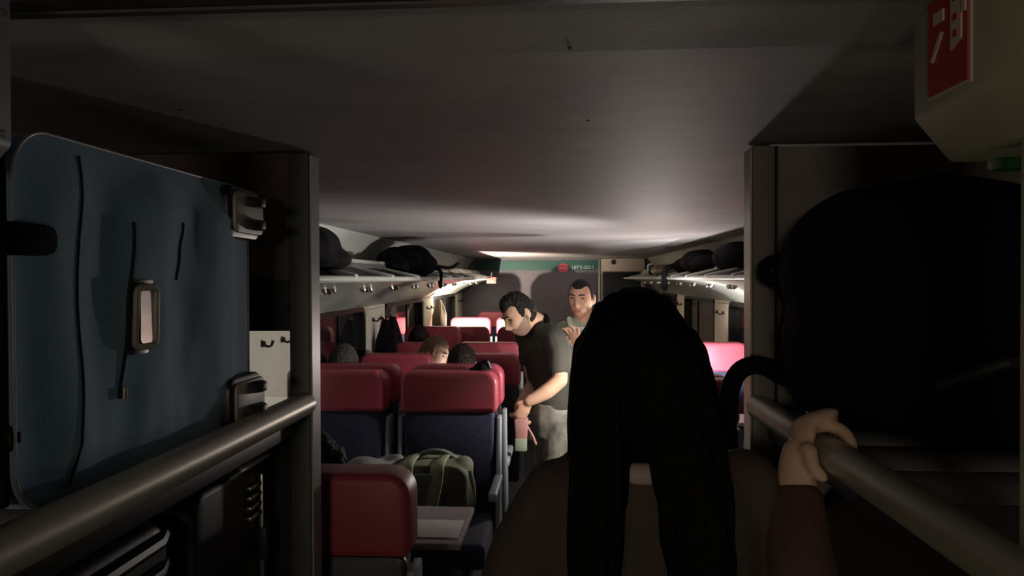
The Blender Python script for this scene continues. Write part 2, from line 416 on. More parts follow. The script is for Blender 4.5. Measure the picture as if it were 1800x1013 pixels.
seat(-.915, 7.0, True, 'wide bright red seat back in front of the far phone torch', 0.0, .95)
seat(-.38, 7.0, True, 'far aisle seat beside the bright red seat, behind bending man', 0.0, .9)
seat(-.52, 8.75, False, 'overexposed far aisle seat facing the phone torch on the left')
seat(-1.07, 8.75, False, 'overexposed far window seat facing the phone torch on the left')
seat(-.85, 9.75, False, 'rearmost red seat whose rounded top shows above the overexposed seats', 0.02)
seat(1.083, 5.3, False, 'brightly lit pink-looking window seat on the right, top edge visible', 0.0)
seat(.53, 5.3, False, 'right aisle seat of the farther lit row, behind woman with long hair')
seat(.56, 3.36, False, 'right aisle seat nearest the long-haired woman, turned to the luggage racks')
seat(.56, 3.50, True, 'right aisle seat back to back with the one nearest the long-haired woman')
seat(.40, 9.5, False, 'small far red seat seen between the two standing men', 0.0)

# ---------------------------------------------------------------- tables, phones (torches)
def table(x0, x1, y0, y1, z, label):
    t = thing('table', label, 'table', ((x0+x1)/2, (y0+y1)/2, 0))
    MB().box(x0, x1, y0, y1, z-.025, z).build('tabletop', 'table_grey', t, bev=0.008)
    xm = (x0+x1)/2
    MB().box(xm-.05, xm+.05, (y0+y1)/2-.06, (y0+y1)/2+.06, .02, z-.025).build('leg', 'dark_plastic', t, bev=0.008)
    MB().box(xm-.14, xm+.14, (y0+y1)/2-.12, (y0+y1)/2+.12, 0, .02).build('foot', 'dark_plastic', t, bev=0.005)
table(-1.37, -.33, 2.40, 2.80, .75, 'grey bay table in front of the olive backpack')
table(-1.37, -.55, 7.72, 8.12, .74, 'far bay table on the left holding a phone torch')
MB().box(-.68, -.345, 2.44, 2.62, .7505, .756).build('magazine', 'paper', bev=0.001)
tag(bpy.data.objects['magazine'], 'pale paper magazine lying on near table edge', 'magazine')
HB = thing('tote_bag', 'tall black tote added to raise a phone torch, on right aisle seat', 'bag', (.66, 5.05, .466))  # hidden tote, added to hold the torch at height
MB().prism(rrect(.50, .80, .467, 1.065, .05, 6), 4.98, 5.14).build('body', 'black_fabric', HB, bev=.02, seg=3)
MB().box(.54, .76, 4.965, 4.98, .60, .92).build('front_pocket', 'black_fabric', HB, bev=.006)
def oriented_phone(label, c0, D, loc, power, col, cone=0, blend=0, land=False):
    t = thing('phone', label, 'phone', loc); D = Vector(D).normalized(); c0 = Vector(c0); Q = D.to_track_quat('Z', 'Y').to_matrix()
    T = Matrix.Translation(c0-Vector(loc)) @ Q.to_4x4(); w, h, lx, ly = (.078, .037, .06, .02) if land else (.037, .078, .02, .06)
    for nm, mb, m, bv in (('body', MB().prism(rrect(-w, w, -h, h, .012), -.0045, .0045, 'z'), 'black_plastic', .002), ('flash_lens', MB().tube([(lx, ly, .0045), (lx, ly, .006)], .006, 12), 'torch_lens', 0)):
        me = mb.mesh(nm, bv); me.transform(T); link(nm, me, m, t)
    if not cone: lamp('torch_light', 'POINT', power, col, T @ Vector((lx, ly, .025)), t, size=0.05)
    else: lamp('torch_light', 'SPOT', power, col, T @ Vector((lx, ly, .02)), t, rot=D.to_track_quat('-Z', 'Y').to_euler(), size=0.015, spot_size=math.radians(cone), spot_blend=blend)
oriented_phone('black phone shining its torch from the tall tote on right seat', (.70, 5.06, 1.072), (.15, .1, 1.0), (.70, 5.06, 1.066), TORCH_A, (1.0, .93, .86))
table(.62, 1.37, 4.56, 4.86, .74, 'grey bay table on the right, beside the brightly lit window seat')
oriented_phone('added black phone on the right table, torch overexposing the window seat', (.92, 4.72, .805), (.16, .55, .32), (.92, 4.72, .741), SEAT_FILL, (1.0, .95, .92), 80, .6)  # second phone on this side, added to blow out the seat
oriented_phone('black phone leaning on right aisle headrest, torch aimed across the car', (.46, 3.66, 1.170), (-.90, .34, .14), (.46, 3.66, 1.14), TORCH_C, (1.0, .95, .86), 150, .7, True)
t = thing('phone', 'black phone propped on the far left table, its torch lighting the rack', 'phone', (-.98, 7.92, .741))
D = Vector((-.30, .50, .62)).normalized(); Q = D.to_track_quat('Z', 'Y').to_matrix(); c0 = Vector((-.98, 7.90, .80))
def orient(me): 
    me.transform(Matrix.Translation(c0-Vector(t['_o'])) @ Q.to_4x4()); return me
link('body', orient(MB().prism(rrect(-.037, .037, -.078, .078, .012), -.0045, .0045, 'z').mesh('body', .002)), 'black_plastic', t)
link('flash_lens', orient(MB().tube([(.02, .06, .0045), (.02, .06, .006)], .006, 12).mesh('flash_lens')), 'torch_lens', t)
lamp('torch_light', 'SPOT', TORCH_B, (1.0, .86, .66), c0 - Vector(t['_o']) + Q @ Vector((.02, .06, .02)), t, rot=D.to_track_quat('-Z', 'Y').to_euler(), size=0.015, spot_size=math.radians(140), spot_blend=0.8)
t = thing('carton', 'small drink carton propping the phone on far left table', 'carton', (-.96, 7.83, .741))
MB().box(-.99, -.93, 7.80, 7.86, .741, .80).build('body', 'pink', t, bev=.003)
MB().prism([(7.80, .80), (7.86, .80), (7.83, .825)], -.99, -.93, 'x').build('gable', 'white_fabric', t, bev=.002)

# unseen fill lights added behind the camera, shaped as wall lamp and low strips
t = thing('vestibule_fill', 'dim fill lamp added at the vestibule end behind the viewpoint', 'lamp', (-.30, -1.98, 1.72))
MB().box(-.55, -.05, -1.999, -1.96, 1.60, 1.86).build('housing', 'grey_plastic', t, bev=.008)
MB().box(-.52, -.08, -1.96, -1.952, 1.63, 1.83).build('diffuser', 'fill_lens', t)
lamp('fill_light', 'AREA', VEST_FILL_W, (1.0, .86, .64), (0, .06, 0), t, rot=(PI/2, 0, 0), size=0.4, shape='RECTANGLE', size_y=0.2)
for sd, nm in ((-1, 'left'), (1, 'right')):
    t = thing('low_fill', 'added low-level yellowish fill lamp on the %s vestibule wall' % nm, 'lamp', (sd*1.37, -.3, .45))
    MB().box(min(sd*1.34, sd*1.379), max(sd*1.34, sd*1.379), -.95, .35, .40, .52).build('housing', 'grey_plastic', t, bev=.006)
    MB().box(min(sd*1.335, sd*1.34), max(sd*1.335, sd*1.34), -.93, .33, .42, .50).build('diffuser', 'fill_green', t)
    lamp('fill_light', 'AREA', LOW_FILL_W, (1.0, .93, .70) if sd > 0 else (1.0, .90, .66), (-sd*.06, 0, 0), t, rot=Vector((-sd, .45, .75)).to_track_quat('-Z', 'Y').to_euler(), size=0.2, shape='RECTANGLE', size_y=1.2)

# ---------------------------------------------------------------- luggage racks beside the doorway
def luggage_rack(s, xf, label):
    t = thing('luggage_rack', label, 'luggage rack', (s*.95, 1.1, 0))
    B = lambda a, b, *r: MB().box(min(s*a, s*b), max(s*a, s*b), *r)
    nearx = xf if s < 0 else 0.415
    # rail tube
    MB().tube([(s*(xf+.012), .62, 1.35), (s*(xf+.012), 1.57, 1.35)], .0255, 24).build('rail', 'rail_metal', t)
    for y0 in (.62, .78, .94, 1.10, 1.26, 1.42):
        B(xf+.045, 1.375, y0, y0+.152, 1.318, 1.342).build('shelf_board', 'board', t, bev=.004)
    B(xf+.03, xf+.05, .62, 1.56, 1.285, 1.33).build('shelf_beam', 'dark_plastic', t, bev=.003)
    for y0 in (.62, .94, 1.26):
        B(xf+.03, 1.375, y0, y0+.31, .60, .625).build('lower_board', 'board', t, bev=.004)
    # far post with light aisle face
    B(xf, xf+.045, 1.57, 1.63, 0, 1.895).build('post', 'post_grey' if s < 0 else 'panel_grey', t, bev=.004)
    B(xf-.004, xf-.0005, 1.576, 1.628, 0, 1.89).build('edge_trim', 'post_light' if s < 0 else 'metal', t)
    B(nearx, nearx+.045, .60, .70 if s > 0 else .64, 0, 1.895).build('near_post', 'box_beige' if s > 0 else 'post_grey', t, bev=.004)
    return t, B
t, B = luggage_rack(-1, .543, 'left luggage rack with steel rail carrying the blue suitcase')
B(.588, 1.375, 1.575, 1.625, 1.62, 1.895).build('upper_panel', 'panel_brown', t)
B(.588, 1.375, 1.570, 1.62, 1.508, 1.62).build('panel_strip', 'panel_black', t)
B(.588, 1.375, 1.595, 1.601, 1.36, 1.508).build('glass_pane', 'glass_clear', t, smooth=False)
B(.588, 1.375, 1.575, 1.625, .0, 1.31).build('lower_panel', 'panel_black', t)
for (x, z) in ((.66, 1.70),):
    MB().tube([(-x, 1.575, z), (-x, 1.570, z)], .010, 12).build('panel_bolt', 'metal', t)
t, B = luggage_rack(1, .400, 'right luggage rack with steel rail carrying the big black bag')
B(.445, 1.375, 1.575, 1.625, .0, 1.892).build('end_panel', 'panel_grey', t)
B(.446, .450, 1.565, 1.575, .0, 1.892).build('panel_joint', 'panel_black', t)

# emergency equipment box, top right
t = thing('equipment_box', 'beige emergency equipment box with red pictogram label, top right', 'box', (.44, .74, 1.74))
prof = [(.38, 1.789), (.417, 1.743), (.52, 1.743), (.56, 1.79), (.56, 1.899), (.38, 1.899)]
MB().prism(prof, .58, .828, 'y').build('housing', 'box_beige', t, bev=.006)
yl0, yl1 = .715, .788
MB().box(.3785, .3805, yl0-.004, yl1+.004, 1.800, 1.90).build('label_border', 'label_white', t, smooth=False)
MB().box(.377, .3795, yl0, yl1, 1.804, 1.899).build('label_panel', 'label_red', t, smooth=False)
def pict(pts, nm): MB().prism([(y, z) for y, z in pts], .3755, .3775, 'x').build(nm, 'label_white', t, smooth=False)
pict([(.756, 1.872), (.775, 1.872), (.775, 1.884), (.756, 1.884)], 'pictogram_plate')
pict([(.776, 1.836), (.781, 1.838), (.762, 1.863), (.757, 1.861)], 'pictogram_hammer')
pict([(.723, 1.845), (.742, 1.838), (.742, 1.899), (.723, 1.899)], 'pictogram_strip')
pict([(.716, 1.868), (.724, 1.868), (.724, 1.884), (.716, 1.884)], 'pictogram_handle')
for z in (1.852, 1.868, 1.886):
    MB().box(.3745, .3758, .729, .736, z-.003, z+.003).build('pictogram_mark', 'label_red', t, smooth=False)
MB().box(.455, .50, .79, .826, 1.732, 1.762).build('green_lens', 'green_plastic', t, bev=.005)
MB().box(.44, .50, .80, .832, 1.764, 1.772).build('latch', 'dark_plastic', t, bev=.002)
t = thing('junction_box', 'grey junction box at the top left corner beside the ceiling edge', 'box', (-.58, .64, 1.735))
MB().prism([(-.53, 1.75), (-.545, 1.735), (-.66, 1.735), (-.66, 1.899), (-.53, 1.899)], .56, .688, 'y').build('housing', 'grey_plastic', t, bev=.005)
for z in (1.76, 1.875):
    MB().tube([(-.531, .675, z), (-.527, .675, z)], .004, 10).build('screw', 'metal', t)

# ---------------------------------------------------------------- blue suitcase
t = thing('suitcase', 'blue-grey fabric suitcase lying on its side on the left rack', 'suitcase', (-.78, 1.09, 1.345))
XF = -.600
def face_x(y, z):
    # softly puffed front with vertical folds
    u = (y-.79)/.59; v = (z-1.357)/.43
    e = min(1, min(u, 1-u)*7)*min(1, min(v, 1-v)*7); e = max(0, e)
    f = .010*e + .009*e*math.sin(u*17+1.2*math.sin(v*3)) + .012*e*noise.noise(Vector((y*8, z*2.5, 2.1))) + .003*e*noise.noise(Vector((y*25, z*9, 5)))
    return XF + f
ny, nz = 70, 46
out = rrect(.775, 1.388, 1.353, 1.792, .055, 8)
mb = MB(); y0s, y1s, z0s, z1s = .775, 1.388, 1.353, 1.792
def clampround(y, z, r=.055):
    cy = min(max(y, y0s+r), y1s-r); cz = min(max(z, z0s+r), z1s-r)
    d = math.hypot(y-cy, z-cz)
    if d > r: y, z = cy+(y-cy)*r/d, cz+(z-cz)*r/d
    return y, z
vs = []; fs = []
for j in range(nz+1):
    for i in range(ny+1):
        y, z = clampround(y0s+(y1s-y0s)*i/ny, z0s+(z1s-z0s)*j/nz); vs.append((face_x(y, z), y, z))
N = len(vs)
for (x, y, z) in list(vs): vs.append((-.97, y, z))
for j in range(nz):
    for i in range(ny):
        a = j*(ny+1)+i; q = (a, a+1, a+ny+2, a+ny+1); fs.append(q); fs.append(tuple(N+k for k in q[::-1]))
bd = [i for i in range(ny+1)] + [j*(ny+1)+ny for j in range(1, nz+1)] + [nz*(ny+1)+i for i in range(ny-1, -1, -1)] + [j*(ny+1) for j in range(nz-1, 0, -1)]
for k in range(len(bd)):
    a, b = bd[k], bd[(k+1) % len(bd)]; fs.append((a, N+a, N+b, b))
body = MB().add(vs, fs).build('shell', 'suitcase_blue', t, smooth=True)
def on_face(pts, r, nm, m, lift=.001, flat=None, par=None):
    return MB().tube([(face_x(y, z)+lift, y, z) for y, z in pts], r, 8, flat=flat).build(nm, m, par or t)
edge = [clampround(*p) for p in rrect(y0s, y1s, z0s, z1s, .056, 8)]
on_face(edge + [edge[0]], .0018, 'piping', 'piping', 0.000)
seam = lambda ya, yb, za, zb, w=.004: [(ya+(yb-ya)*k/16 + w*math.sin(k*.7), za+(zb-za)*k/16) for k in range(17)]
on_face(seam(.885, .862, 1.775, 1.37), .0016, 'seam', 'suitcase_seam')
on_face(seam(.985, .962, 1.70, 1.46, .002), .0026, 'pocket_zip', 'suitcase_seam')
on_face(seam(1.13, 1.115, 1.71, 1.62, .002), .0018, 'pocket_fold', 'suitcase_seam')
on_face([(.964, 1.475), (.964, 1.460)], .004, 'zip_pull', 'metal', .006)
# framed id window
fr = [(y, z) for y, z in rrect(.980, 1.022, 1.527, 1.610, .009, 4)]
on_face(fr + [fr[0]], .005, 'tag_frame', 'wheel_grey', .006)
on_face([(1.001, 1.620), (1.001, 1.517)], .027, 'tag_backing', 'black_plastic', .000, ((1, 0, 0), .12))
MB().prism(rrect(.985, 1.017, 1.532, 1.605, .006, 3), face_x(1.0, 1.57)+.003, face_x(1.0, 1.57)+.0065, 'x').build('tag_window', 'mirror_silver', t)
# wheel housings at the far corners, with two wheels each
for zc, nm in ((1.743, 1), (1.398, -1)):
    hs = MB().prism(rrect(1.262, 1.400, zc-.048, zc+.046, .022, 5), -.66, -.580, 'x').build('wheel_housing', 'black_plastic', t, bev=.006)
    MB().prism(rrect(1.280, 1.404, zc-.038, zc+.036, .016, 5), -.65, -.5745, 'x').build('housing_plate', 'wheel_grey', hs, bev=.003, world=False).location = (0, 0, 0)
    pl = hs.children[0]; pl.data.transform(Matrix.Translation(-Vector(t['_o'])))
    for dz in (-.021, .021):
        w = MB().tube([(-.625, 1.405, zc+dz-.009), (-.625, 1.405, zc+dz+.009)], .026, 20).mesh('wheel', .004, 2, t['_o'])
        wo = link('wheel', w, 'black_plastic', hs)
        w2 = MB().tube([(-.588, 1.352, zc+dz-.009), (-.588, 1.352, zc+dz+.009)], [.036, .036], 24).mesh('wheel', .004, 2, t['_o'])
        link('wheel', w2, 'dark_plastic', hs)
# padded handle and feet at the near end
MB().tube([(-.63, .79, 1.69), (-.63, .745, 1.685), (-.63, .735, 1.66), (-.63, .745, 1.635), (-.63, .79, 1.63)], .014, 10).build('end_handle', 'black_fabric', t)
MB().box(-.965, -.606, .766, .7755, 1.37, 1.775).build('end_blackout', 'black_fabric', t, bev=.003)  # black sheet added so the near end does not show lit
MB().box(-.66, -.60, .752, .80, 1.43, 1.462).build('foot', 'black_plastic', t, bev=.010)
MB().box(-.64, -.585, .757, .835, 1.648, 1.685).build('strap_tab', 'black_fabric', t, bev=.012)

# dark luggage below the left shelf
t = thing('suitcase', 'black ribbed hard-shell suitcase under the left steel rail', 'suitcase', (-.85, .98, .626))
MB().prism(rrect(.74, 1.17, .66, 1.235, .05, 6), -1.05, -.64, 'x').build('shell', 'black_shell', t, bev=.02, seg=3)
for k in range(8):
    z = 1.205-k*.048
    MB().tube([(-.66, .775, z), (-.632, .80, z), (-.632, 1.12, z), (-.645, 1.155, z), (-.70, 1.175, z), (-1.0, 1.175, z)], .012, 8).build('rib', 'black_shell', t)
MB().tube([(-.72, .90, 1.245), (-.72, .90, 1.275), (-.72, 1.03, 1.275), (-.72, 1.03, 1.245)], .009, 8).build('handle', 'black_plastic', t)
for y in (.80, 1.1):
    for x in (-1.0, -.68): MB().tube([(x, y-.014, .650), (x, y+.014, .650)], .024, 16).build('wheel', 'black_plastic', t)
t = thing('suitcase', 'black suitcase with shiny latches beside the left rack post', 'suitcase', (-.83, 1.4, .626))
MB().prism(rrect(1.215, 1.55, .66, 1.25, .045, 6), -1.05, -.625, 'x').build('shell', 'black_shell', t, bev=.016, seg=3)
for k, z in enumerate((1.205, 1.185, 1.165, 1.145)):
    MB().box(-.625, -.612, 1.42, 1.462, z-.004, z+.004).build('latch_bar', 'metal', t, bev=.002)
MB().box(-.622, -.613, 1.48, 1.488, .9, 1.22).build('latch_strip', 'metal', t, bev=.002)
MB().box(-.625, -.606, 1.478, 1.498, 1.04, 1.11).build('latch', 'dark_plastic', t, bev=.003)
MB().tube([(-.624, 1.35, 1.246), (-.61, 1.36, 1.256), (-.61, 1.5, 1.256), (-.624, 1.51, 1.246)], .006, 8).build('trim_strip', 'metal', t)
for y in (1.26, 1.5):
    for x in (-1.0, -.68): MB().tube([(x, y-.014, .650), (x, y+.014, .650)], .024, 16).build('wheel', 'black_plastic', t)

# ---------------------------------------------------------------- big black bag on the right shelf
t = thing('backpack', 'big black soft bag filling the right luggage shelf', 'bag', (.66, 1.28, 1.343))
mb = MB()
mb.ell((.65, 1.29, 1.57), (.25, .20, .222)); mb.ell((.505, 1.35, 1.50), (.108, .14, .155)); mb.ell((.80, 1.27, 1.55), (.20, .18, .20))
mb.ell((.535, 1.34, 1.63), (.145, .14, .15)); mb.ell((.68, 1.26, 1.43), (.24, .17, .085)); mb.ell((.95, 1.27, 1.52), (.16, .18, .18))
MBG = remesh(mb, .010, 14, lambda p: .006*noise.noise(Vector(p)*14), t['_o'])
link('body', MBG, 'black_fabric', t)
MB().tube([(.55, 1.12, 1.46), (.62, 1.07, 1.50), (.74, 1.07, 1.50), (.82, 1.12, 1.46)], .010, 10).build('side_zip', 'dark_plastic', t)
MB().box(.645, .652, 1.075, 1.083, 1.56, 1.585).build('zip_pull', 'metal', t, bev=.002)
MB().limb([(.47, 1.44, 1.65), (.405, 1.46, 1.65), (.400, 1.46, 1.62), (.46, 1.44, 1.60)], [.013]*4).build('grab_handle', 'black_fabric', t)
MB().limb([(.43, 1.45, 1.43), (.385, 1.46, 1.450), (.345, 1.46, 1.437), (.325, 1.455, 1.385), (.325, 1.45, 1.30), (.345, 1.445, 1.215)], [.020, .018, .018, .018, .016, .014], flat=((0, 1, 0), .8)).build('strap', 'black_fabric', t)

t = thing('holdall', 'dark maroon holdall with piped edge under the right rail', 'bag', (.7, 1.25, .626))
mb = MB(); mb.prism(rrect(.50, .95, .63, 1.24, .12, 8), 1.02, 1.48)
link('body', remesh(mb, .012, 14, lambda p: .006*noise.noise(Vector(p)*9), t['_o']), 'maroon_fabric', t)
pp = rrect(.505, .945, .66, 1.232, .12, 10)
MB().tube([(x, 1.026, z) for x, z in pp+[pp[0]]], .006, 8).build('piping', 'sign_red', t)

# ---------------------------------------------------------------- bags on the overhead racks
def soft_bag(nm, label, ells, m='black_fabric', loc=(0,0,0), vox=.012, amp=.01, extra=None, cat='bag'):
    t = thing(nm, label, cat, loc)
    mb = MB()
    for c, r in ells: mb.ell(c, r)
    link('body', remesh(mb, vox, 8, lambda p: amp*noise.noise(Vector(p)*11), loc), m, t)
    if extra:
        for (n2, pts, rad, m2) in extra: MB().limb(pts, rad).build(n2, m2, t)
    return t
soft_bag('backpack', 'black backpack with dangling strap on the left overhead rack', [((-1.08, 4.95, 1.745), (.15, .28, .095)), ((-1.06, 5.2, 1.76), (.15, .16, .105)), ((-1.03, 5.22, 1.72), (.16, .13, .09)), ((-1.05, 4.75, 1.70), (.12, .16, .05))],
         loc=(-1.05, 5.0, 1.65), extra=[('strap', [(-.93, 5.2, 1.70), (-.85, 5.2, 1.68), (-.845, 5.2, 1.60), (-.85, 5.21, 1.56), (-.86, 5.22, 1.60)], [.014, .012, .011, .011, .01], 'black_fabric'),
                                     ('handle', [(-.93, 5.25, 1.72), (-.80, 5.3, 1.70), (-.74, 5.32, 1.73)], [.012, .012, .012], 'black_fabric')])
soft_bag('duffel_bag', 'black rounded bag on left overhead rack beside the rack post', [((-1.08, 3.08, 1.755), (.14, .26, .10)), ((-1.05, 3.15, 1.71), (.14, .2, .06))], loc=(-1.08, 3.08, 1.65))
soft_bag('duffel_bag', 'black slumped duffel bag on the right overhead rack', [((1.10, 5.9, 1.745), (.15, .34, .095)), ((1.08, 6.2, 1.72), (.15, .25, .07)), ((1.10, 5.55, 1.72), (.14, .2, .075))],
         loc=(1.1, 5.9, 1.65), extra=[('strap', [(.97, 6.2, 1.73), (.88, 6.2, 1.70), (.862, 6.2, 1.62), (.865, 6.2, 1.53)], [.02, .022, .026, .022], 'black_fabric')])
soft_bag('duffel_bag', 'black bag end on right overhead rack next to the right post', [((1.10, 4.7, 1.745), (.14, .3, .1))], loc=(1.1, 4.7, 1.65))
soft_bag('tote_bag', 'small patterned gold and black bag on right overhead rack', [((1.03, 7.5, 1.70), (.13, .22, .055)), ((1.0, 7.3, 1.69), (.12, .15, .05))], 'pattern', (1.03, 7.5, 1.65), .01, .008,
         [('white_loop', [(.93, 7.62, 1.66), (.90, 7.64, 1.70), (.90, 7.62, 1.75), (.94, 7.58, 1.765)], [.013]*4, 'white_fabric'), ('dark_pocket', [(.93, 7.35, 1.69), (.91, 7.45, 1.68), (.94, 7.5, 1.66)], [.03, .035, .025], 'black_fabric')])

# hanging coats on the pillar hooks
def coat(x, y, z0, z1, m, label, wy=.1):
    t = thing('coat', label, 'coat', (x, y, z0))
    mb = MB(); rs = []
    for k in range(11):
        u = k/10; z = z1+(z0-z1)*u; w = wy*(.25+.75*min(1, u*1.8)); d = .02+.045*min(1, u*2.2)
        rs.append([(x+d*math.cos(a)*(1+.18*math.sin(5*a+u*3)), y+w*math.sin(a)*(1+.10*math.sin(4*a)), z) for a in [2*PI*i/28 for i in range(28)]])
    mb.rings(rs).build('fabric', m, t)
    MB().tube([(x-.01, y, z1-.005), (x-.016, y-.01, z1+.015), (x-.016, y+.01, z1+.015), (x-.01, y, z1-.005)], .004, 6).build('hanging_loop', m, t)
coat(-1.275, 5.31, .98, 1.325, 'black_fabric', 'black coat hanging on window pillar near fair-haired woman, left one', .085)
coat(-1.275, 5.55, .98, 1.335, 'black_fabric', 'black coat hanging on window pillar near fair-haired woman, right one', .085)
coat(-1.275, 7.74, 1.08, 1.40, 'brown_fabric', 'brown coat hanging on far pillar above the bright seats', .15)

# ---------------------------------------------------------------- olive backpack on the facing seat
t = thing('backpack', 'olive green backpack with shoulder straps on the facing aisle seat', 'backpack', (-.57, 3.4, .466))
mb = MB(); mb.prism(rrect(-.785, -.415, .475, .785, .08, 8), 3.27, 3.49)
mb.ell((-.44, 3.36, .62), (.05, .08, .13)); mb.ell((-.45, 3.38, .75), (.05, .08, .05))
link('body', remesh(mb, .009, 8, lambda p: .006*noise.noise(Vector(p)*12), t['_o']), 'olive', t)
for x0, x1 in ((-.66, -.70), (-.52, -.545)):
    MB().limb([(x0-.02, 3.40, .795), (x0-.03, 3.27, .785), (x0-.035, 3.245, .72), (x1-.03, 3.24, .60), (x1-.01, 3.25, .50)], [.030, .034, .036, .034, .026], flat=((0, 1, .3), .30)).build('shoulder_strap', 'olive_light', t)
MB().box(-.655, -.53, 3.245, 3.27, .50, .75).build('back_pad', 'olive_grey', t, bev=.012)
MB().limb([(-.68, 3.42, .78), (-.62, 3.40, .815), (-.54, 3.40, .815), (-.49, 3.42, .78)], [.012]*4).build('grab_handle', 'olive_grey', t)
MB().box(-.575, -.535, 3.235, 3.246, .57, .60).build('buckle', 'black_plastic', t, bev=.003)
MB().tube([(-.41, 3.33, .75), (-.395, 3.33, .68), (-.395, 3.34, .58)], .008, 8).build('side_zip', 'olive_light', t)
soft_bag('jacket', 'crumpled grey-green jacket lying left of the olive backpack', [((-.86, 3.38, .755), (.10, .10, .04)), ((-.93, 3.36, .735), (.08, .10, .05)), ((-.84, 3.34, .68), (.06, .1, .11)), ((-.95, 3.37, .61), (.12, .11, .14)), ((-.80, 3.42, .77), (.07, .05, .035))], 'olive_grey', (-.86, 3.4, .466), .009, .03, cat='jacket')
t = thing('cap', 'small black pointed cap perched on top of red headrest', 'cap', (-.40, 3.73, 1.16))
mb = MB(); mb.ell((-.395, 3.73, 1.168), (.045, .05, .035)); mb.ell((-.375, 3.73, 1.185), (.022, .03, .03)); mb.ell((-.43, 3.72, 1.162), (.035, .04, .012))
link('crown', remesh(mb, .005, 3, None, t['_o']), 'black_fabric', t)
MB().tube([(-.365, 3.70, 1.205), (-.350, 3.695, 1.17)], .004, 8).build('edge_trim', 'grey_plastic', t)

# ---------------------------------------------------------------- people
def frame(fwd, up=(0,0,1)):
    f = Vector(fwd).normalized(); u = Vector(up); r = f.cross(u).normalized(); u = r.cross(f)
    # local axes: x = right, y = backwards (-f), z = up
    return Matrix((r, -f, u)).transposed()
def g(x, s): return math.exp(-(x/s)**2)
def head_grid(k=1.0, nose=1.0, nu=72, nv=52):
    vs = []; fs = []
    for j in range(nv+1):
        th = PI*j/nv
        for i in range(nu):
            ph = 2*PI*i/nu
            dx, dy, dz = math.sin(th)*math.cos(ph), math.sin(th)*math.sin(ph), math.cos(th)
            x, y, z = .077*dx, .098*dy, .120*dz
            if z < 0:
                tt = -z/.12
                x *= 1-.24*tt**1.6
                if dy > 0: y *= 1-.35*tt
                else: y = y*(1-.03*tt) - .012*g(z+.105, .03)*g(x, .03)
            if dy < 0:
                fr = min(1, -dy*1.6)
                y += fr*(.011*g(abs(x)-.031, .014)*g(z-.012, .013))
                y -= fr*.006*g(z-.034, .010)*g(abs(x)-.028, .026)
                zz = z+.012
                y -= nose*fr*.026*g(x, .0105)*(g(zz+.018, .016) + .45*g(zz-.006, .018))
                y -= fr*.008*g(abs(x)-.013, .008)*g(z+.034, .008)
                y -= fr*.007*g(x, .021)*(g(z+.059, .0055)+1.0*g(z+.073, .0065)) 
                y += fr*.005*g(x, .026)*g(z+.066, .0032)
                y -= fr*.004*g(abs(x)-.046, .016)*g(z+.018, .016)
            vs.append(Vector((x, y, z))*k)
    for j in range(nv):
        for i in range(nu): fs.append((j*nu+i, (j+1)*nu+i, (j+1)*nu+(i+1) % nu, j*nu+(i+1) % nu))
    return vs, fs
def hairline(q, hz=.066, back=-.03, low=-.06):
    temple = .016*g(abs(q.x)-.045, .016)
    m1 = q.z - hz - temple if q.y < .02 else 1
    zl = -.006 if q.y < .012 else low
    m2 = min(q.y-back, q.z-zl)
    return max(m1 if q.z > hz else -1, m2)
def hair_cap(par, c, M, k, m, thick=.006, mask=hairline, rough=.5, extra=None, streak=False):
    vs, fs = head_grid(1.0, 1.0, 120, 90); mb = MB(); c = Vector(c); ms = [mask(q) for q in vs]; out = []
    for q, w in zip(vs, ms):
        n = q.normalized(); t = thick*min(1, max(0, w)/.018)
        if extra: t += extra(q)*min(1, max(0, w)/.03)
        t *= 1 + rough*(noise.noise(Vector((q.x*120, q.y*30, q.z*120))) if streak else noise.noise(q*110))
        out.append(c + M @ ((q + n*(t + (.0012 if w > 0 else -.003)))*k))
    keep = [f for f in fs if max(ms[i] for i in f) > 0]
    ids = sorted({i for f in keep for i in f}); mp = {i: n for n, i in enumerate(ids)}
    mb.add([out[i] for i in ids], [tuple(mp[i] for i in f) for f in keep])
    return mb.build('hair', m, par)
def head(mb, c, M, k=1.0, ears=True, nose=1.0):
    c = Vector(c); vs, fs = head_grid(k, nose)
    mb.add([c + M @ v for v in vs], fs)
    if ears:
        for s in (-1, 1):
            mb.ell(c + M @ Vector((s*.081, .012, .0))*k, (.010*k, .019*k, .032*k), M, 12, 8)
            mb.ell(c + M @ Vector((s*.077, .004, -.022))*k, (.008*k, .009*k, .012*k), M, 10, 6)
def face_parts(par, c, M, k, brow='hair_short', eyes=True):
    c = Vector(c); L = lambda x, y, z: c + M @ Vector((x, y, z))*k
    for s in (-1, 1):
        if eyes: MB().ell(L(s*.031, -.0805, .011), (.0115*k, .0065*k, .0045*k), M, 12, 8).build('eye', 'eye_dark', par)
        MB().limb([L(s*.014, -.0955, .028), L(s*.030, -.0945, .034), L(s*.047, -.083, .029)], [.0035*k, .0042*k, .0025*k], 8).build('eyebrow', brow, par)
